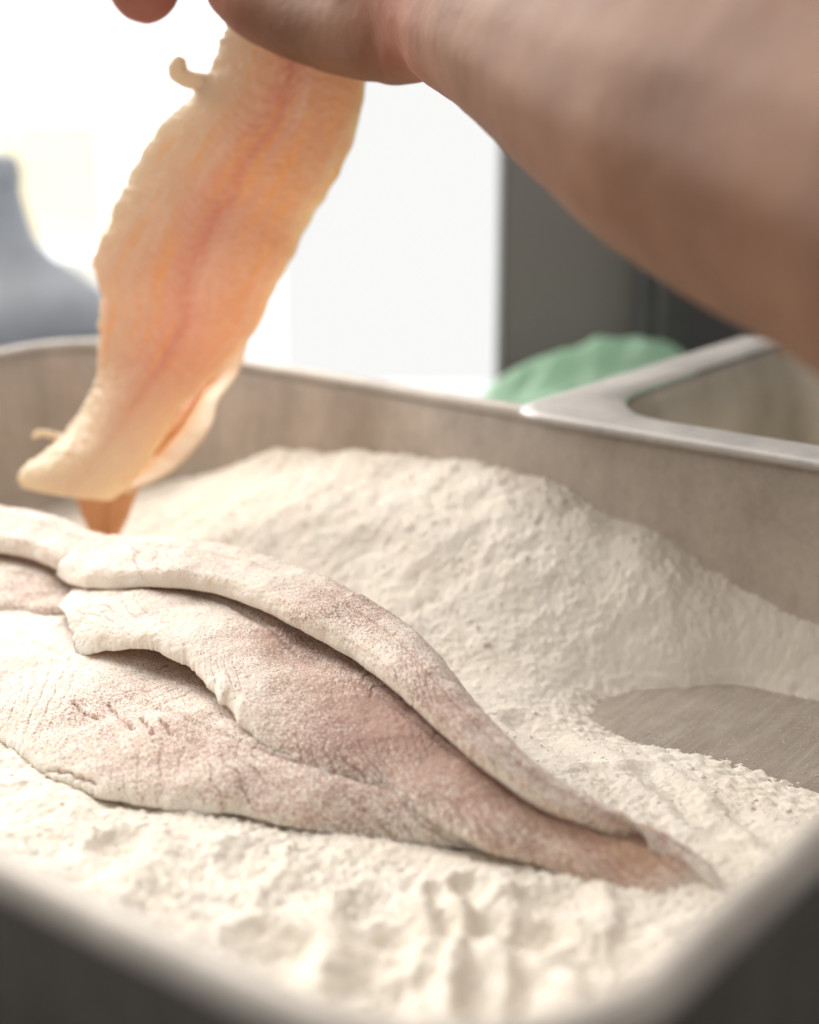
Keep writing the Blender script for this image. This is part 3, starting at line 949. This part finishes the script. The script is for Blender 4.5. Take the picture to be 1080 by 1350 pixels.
# ------------------------------------------------------------------ hand and arm
CH = [  # chains of (point, radius)
    [(-0.0089, 0.5661, 0.2468, 0.0215), (0.0143, 0.5235, 0.2264, 0.0225), (0.0303, 0.4745, 0.2196, 0.0255), (0.0454, 0.4306, 0.2121, 0.0300), (0.0692, 0.3648, 0.2014, 0.0365), (0.0899, 0.3159, 0.1948, 0.0390), (0.1071, 0.2636, 0.1872, 0.0400)],
    [(0.0085, 0.5362, 0.2270, 0.0205), (-0.0050, 0.5539, 0.2234, 0.0195), (-0.0181, 0.5691, 0.2220, 0.0165), (-0.0443, 0.5912, 0.2259, 0.0125), (-0.0558, 0.5998, 0.2304, 0.0118), (-0.0651, 0.6077, 0.2358, 0.0100)],
    [(0.0049, 0.5474, 0.2366, 0.0190), (-0.0355, 0.6147, 0.2698, 0.0135), (-0.0771, 0.6542, 0.2730, 0.0105), (-0.0965, 0.6528, 0.2578, 0.0100), (-0.0999, 0.6315, 0.2386, 0.0148)],
    [(0.0050, 0.5579, 0.2369, 0.0190), (-0.0316, 0.6492, 0.2807, 0.0135), (-0.0654, 0.7019, 0.2827, 0.0105), (-0.0748, 0.6966, 0.2648, 0.0095), (-0.0621, 0.6560, 0.2441, 0.0095)],
    [(0.0077, 0.5685, 0.2372, 0.0190), (-0.0225, 0.6756, 0.2817, 0.0130), (-0.0481, 0.7216, 0.2785, 0.0100), (-0.0553, 0.7059, 0.2609, 0.0092), (-0.0448, 0.6615, 0.2415, 0.0092)],
    [(0.0104, 0.5737, 0.2374, 0.0180), (-0.0107, 0.6895, 0.2759, 0.0120), (-0.0307, 0.7241, 0.2696, 0.0090), (-0.0382, 0.7099, 0.2566, 0.0082), (-0.0317, 0.6685, 0.2403, 0.0080)],
    [(-0.0050, 0.5579, 0.2369, 0.0210), (-0.0190, 0.6031, 0.2486, 0.0180), (-0.0114, 0.6365, 0.2556, 0.0180)],
]
elb = CH[0][-1]
CH.append([elb, (elb[0] + 0.10, elb[1] - 0.05, elb[2] + 0.05, 0.043), (elb[0] + 0.26, elb[1] - 0.12, elb[2] + 0.16, 0.050)])
bm = bmesh.new()
bmesh.ops.create_icosphere(bm, subdivisions=2, radius=1)
sV = np.array([v.co[:] for v in bm.verts])
sF = np.array([[v.index for v in f.verts] for f in bm.faces])
bm.free()
aV, aF, nv = [], [], 0
for ch in CH:
    ch = spline(np.array(ch, float), 12 * len(ch))
    d = np.concatenate([[0], np.cumsum(np.linalg.norm(np.diff(ch[:, :3], axis=0), axis=1))])
    tt = [0.0]
    while tt[-1] < d[-1]:
        tt.append(tt[-1] + 0.12 * np.interp(tt[-1], d, ch[:, 3]))
    for t in tt:
        c = [np.interp(t, d, ch[:, k]) for k in range(4)]
        aV.append(sV * c[3] + c[:3])
        aF.append(sF + nv)
        nv += len(sV)
tmp0 = mesh_np('person_blocks', np.vstack(aV), None, tris=np.vstack(aF))
me = tmp0.data
bpy.data.objects.remove(tmp0)
tmp = bpy.data.objects.new('person_tmp', me)
col.objects.link(tmp)
r = tmp.modifiers.new('r', 'REMESH')
r.mode = 'VOXEL'
r.voxel_size = 0.0017
s = tmp.modifiers.new('s', 'SMOOTH')
s.factor = 0.5
s.iterations = 30
dg = bpy.context.evaluated_depsgraph_get()
me2 = bpy.data.meshes.new_from_object(tmp.evaluated_get(dg))
bpy.data.objects.remove(tmp)
me2.name = 'person'
co = np.empty(len(me2.vertices) * 3, np.float32)
me2.vertices.foreach_get('co', co)
co = co.reshape(-1, 3)
no = np.empty(len(me2.vertices) * 3, np.float32)
me2.vertices.foreach_get('normal', no)
no = no.reshape(-1, 3)
crease = np.zeros(len(co))
for a, b, w, d in (([(-0.0136, 0.5407, 0.2141)][0], [(-0.0113, 0.5475, 0.2019)][0], .003, .0018), ([(-0.0048, 0.5209, 0.2177)][0], [(0.0012, 0.5317, 0.2012)][0], .003, .0010)):
    a, b = np.array(a), np.array(b)
    t = np.clip((co - a) @ (b - a) / ((b - a) @ (b - a)), 0, 1)
    rr = np.linalg.norm(co - (a + t[:, None] * (b - a)), axis=1)
    crease += d * np.exp(-((rr - 0.0) / 0.012)**2) * np.exp(-(((co - a) @ np.array([1, 0, 0]) - 0.002) / w)**2)
co = co + no * (0.0005 * noise(co, 45, 4) + 0.00015 * noise(co, 260, 4) - crease)[:, None]
me2.vertices.foreach_set('co', co.astype(np.float32).ravel())
me2.polygons.foreach_set('use_smooth', np.ones(len(me2.polygons), bool))
tip = np.array(CH[2][-1][:3])
wm = np.exp(-(np.linalg.norm(co - tip, axis=1) / 0.02)**2) * 0.9
for ch in CH[1:6]:
    wm = np.maximum(wm, 0.45 * np.exp(-(np.linalg.norm(co - np.array(ch[-1][:3]), axis=1) / 0.02)**2))
wm += 0.35 * np.exp(-(np.linalg.norm(co - np.array([(0.0048, 0.5223, 0.2223)][0]), axis=1) / 0.03)**2)
at_ = me2.attributes.new('warm', 'FLOAT', 'POINT')
at_.data.foreach_set('value', np.clip(wm, 0, 1).astype(np.float32))
me2.materials.clear()
me2.materials.append(M_SKIN)
person = bpy.data.objects.new('person', me2)
col.objects.link(person)
tag(person, 'bare hand and forearm reaching in to hold up the raw fillet', 'person')


def nail(c, axis, nrm, L, Wd):
    c, axis, nrm = (np.array(x, float) for x in (c, axis, nrm))
    axis /= np.linalg.norm(axis)
    nrm -= axis * (nrm @ axis)
    nrm /= np.linalg.norm(nrm)
    sd = np.cross(axis, nrm)
    n = 9
    G = []
    for lay in (0.0007, -0.0007):
        for i in range(n):
            a = -1 + 2 * i / (n - 1)
            for j in range(n):
                b = -1 + 2 * j / (n - 1)
                ww = Wd * math.sqrt(max(0.05, 1 - 0.75 * a**6))
                G.append(c + axis * a * L + sd * b * ww + nrm * (lay - 0.0022 * b * b - 0.0006 * a * a))
    qd = grid_quads(n, n)
    rim = [i for i in range(n)] + [i * n + n - 1 for i in range(1, n)] + [(n - 1) * n + j for j in range(n - 2, -1, -1)] + [i * n for i in range(n - 2, 0, -1)]
    side = [[rim[k], rim[(k + 1) % len(rim)], rim[(k + 1) % len(rim)] + n * n, rim[k] + n * n] for k in range(len(rim))]
    return mesh_np('fingernail', G, np.vstack([qd, qd[:, ::-1] + n * n, side]), M_NAIL, person)


for ci, out in ((1, (-0.3, -1, 0.6)), (2, (-1, 0.3, 0.2)), (3, (-0.4, 1, 0.3)), (4, (-0.2, 1, 0.3)), (5, (0.1, 1, 0.3))):
    a, b = np.array(CH[ci][-2]), np.array(CH[ci][-1])
    ax = b[:3] - a[:3]
    ax /= np.linalg.norm(ax)
    o_ = np.array(out, float)
    o_ -= ax * (o_ @ ax)
    o_ /= np.linalg.norm(o_)
    nail(b[:3] + o_ * b[3] * 0.93, ax, o_, 0.0055, 0.0050)

# ------------------------------------------------------------------ second pan
def w2(px):
    return px


C2 = [(0.0355, 0.5974, 0.0840)][0]
c2l = w2l(np.array(C2))
P2W, P2L = 0.265, 0.325
p2c = l2w(np.array([c2l[0] + P2W / 2, c2l[1] - P2L / 2, 0]))
pan2 = empty('steel_pan', (p2c[0], p2c[1], 0), ROT)
tag(pan2, 'smaller steel pan with wide flat flange behind the roasting tray', 'pan')
h2x, h2y, FW = P2W / 2 - 0.022, P2L / 2 - 0.022, 0.022
pr = [(-0.03, 0.012), (-0.018, 0.012), (-0.012, 0.016), (-0.010, 0.024), (-0.004, 0.060), (-0.001, 0.079), (0.0, 0.0815)]
pb = [(0.0, 0.0785), (-0.0025, 0.074), (-0.006, 0.060), (-0.012, 0.024), (-0.014, 0.012), (-0.02, 0.0097), (-0.03, 0.0097)]
pr = [(o, z_ if z_ > 0.05 else z_ - 0.0127 + 0.0012) for o, z_ in pr]
pb = [(o, z_ if z_ > 0.05 else z_ - 0.0127) for o, z_ in pb]
sweep('pan', h2x, h2y, 0.046, pr + pb, M_PAN2, pan2, cap0=True, cap1=True)
sweep('flange', h2x, h2y, 0.046, [(0.0002, 0.0822), (0.002, 0.0838), (0.006, 0.0842), (0.018, 0.0838), (0.0212, 0.0830), (0.0220, 0.0808), (0.0209, 0.0808), (0.0200, 0.0820), (0.016, 0.0824), (0.003, 0.0822)],
      M_FLANGE, pan2, r_out=0.016)
n2 = 120
xs = np.linspace(-h2x + .003, h2x - .003, n2)
ys = np.linspace(-h2y + .003, h2y - .003, n2)
X2, Y2 = np.meshgrid(xs, ys, indexing='ij')
P2 = np.column_stack([X2.ravel(), Y2.ravel(), np.zeros(n2 * n2)])
z2 = 0.050 + 0.020 * sstep(0.09, -0.03, P2[:, 1]) + 0.022 * np.exp(-(((P2[:, 0] + .10) / .06)**2 + ((P2[:, 1] + .02) / .075)**2)) + 0.006 * noise(P2, 25) + 0.0025 * noise(P2, 90) + 0.001 * noise(P2, 250)
z2 -= 0.022 * sstep(0.02, 0.12, P2[:, 1])
P2[:, 2] = z2
crumb = mesh_np('breadcrumbs', P2, grid_quads(n2, n2), mat_plain('breadcrumb', (0.74, 0.67, 0.54), 0.9, 0, 0, 0.12, 200))
crumb.location = pan2.location
crumb.rotation_euler = (0, 0, ROT)
tag(crumb, 'pale crumbs heaped in the smaller steel pan', 'breadcrumbs', kind='stuff')

# ------------------------------------------------------------------ things at the back
def lathe(name, prof, mat, parent, seg=40):
    th = np.linspace(0, 2 * np.pi, seg, endpoint=False)
    G = np.array([[(r * math.cos(t), r * math.sin(t), z_) for t in th] for r, z_ in prof])
    n, m = len(prof), seg
    return mesh_np(name, G, grid_quads(n, m, True), mat, parent, extra=[list(range(m))[::-1], [(n - 1) * m + j for j in range(m)]])


jug = empty('plastic_jug', (-0.330, 1.24, 0))
jug.scale = (1.1, 1.1, 1.0)
tag(jug, 'blue grey plastic jug with sloping shoulder by the window', 'jug')
lathe('body', [(0.080, 0.0), (0.086, 0.004), (0.087, 0.014), (0.082, 0.028), (0.066, 0.043), (0.048, 0.056), (0.038, 0.070), (0.033, 0.090), (0.029, 0.112)], M_JUG, jug)
lathe('cap', [(0.030, 0.1125), (0.031, 0.116), (0.030, 0.130), (0.026, 0.1355), (0.014, 0.1365)], M_JUG, jug)

# sheet of yellow paper on the clear window
n = 30
a1 = np.linspace(0, 1, n)
GXp, GZp = np.meshgrid(a1, a1, indexing='ij')
Gp = np.stack([-0.435 + 0.112 * GXp, -0.004 * np.sin(GXp * 3.1) + 0 * GZp, 0.012 + 0.125 * GZp], -1)
Gp[..., 1] += 0.006 * (1 - GZp)**2
pap = mesh_np('paper_sheet', Gp, grid_quads(n, n), M_YELLOW)
pap.modifiers.new('thickness', 'SOLIDIFY').thickness = 0.0004
pap.location = (0, 1.715, 0)
tag(pap, 'pale yellow paper sheet hung on the bright window', 'paper')

cab = empty('dark_cabinet', (0.352, 1.026, 0))
tag(cab, 'dark enamelled cabinet standing against the grey wall', 'cabinet')
box('body', -0.21, 0.21, -0.045, -0.012, 0.0, 0.62, M_DARK, cab, 0.008)
dr = box('door', -0.20, 0.20, -0.060, -0.046, 0.012, 0.608, M_DARK, cab, 0.005)
box('handle', -0.17, -0.155, -0.085, -0.061, 0.30, 0.46, M_FRAME, dr, 0.004)

# green plastic bag, crumpled
ng = 150
a_ = np.linspace(-1, 1, ng)
GX, GY = np.meshgrid(a_, a_, indexing='ij')
r2 = np.sqrt(GX**2 + GY**2)
Pg = np.column_stack([GX.ravel(), GY.ravel(), np.zeros(ng * ng)])
rd = 1 - np.abs(noise(Pg, 2.2, 3))
fold = 0.6 * np.sin(Pg[:, 0] * 5 + 3.0 * Pg[:, 1] + 2.0 * noise(Pg, 1.3, 4)) + 0.45 * noise(Pg, 3.0, 6) + 0.45 * (0.35 - np.abs(noise(Pg, 3.0, 16)))
hgt = (0.041 * np.clip(1 - r2.ravel()**2.5, 0, 1)**0.4) * (1.0 + 0.22 * fold) * (1.0 + 0.22 * Pg[:, 0])
Gt = np.column_stack([Pg[:, 0] * 0.118 * (1 + 0.1 * noise(Pg, 2, 1)), Pg[:, 1] * 0.035 * (1 + 0.1 * noise(Pg, 2, 5)), hgt])
qg = grid_quads(ng, ng)
qg = qg[(r2.ravel()[qg] < 1.02).all(1)]
bag = mesh_np('plastic_bag', Gt, qg, M_GREEN)
sol = bag.modifiers.new('thickness', 'SOLIDIFY')
sol.thickness = 0.0006
bag.location = (0.096, 0.898, 0.0)
bag.rotation_euler = (0, 0, math.radians(48))
tag(bag, 'crumpled mint green plastic bag beside the smaller pan', 'bag')
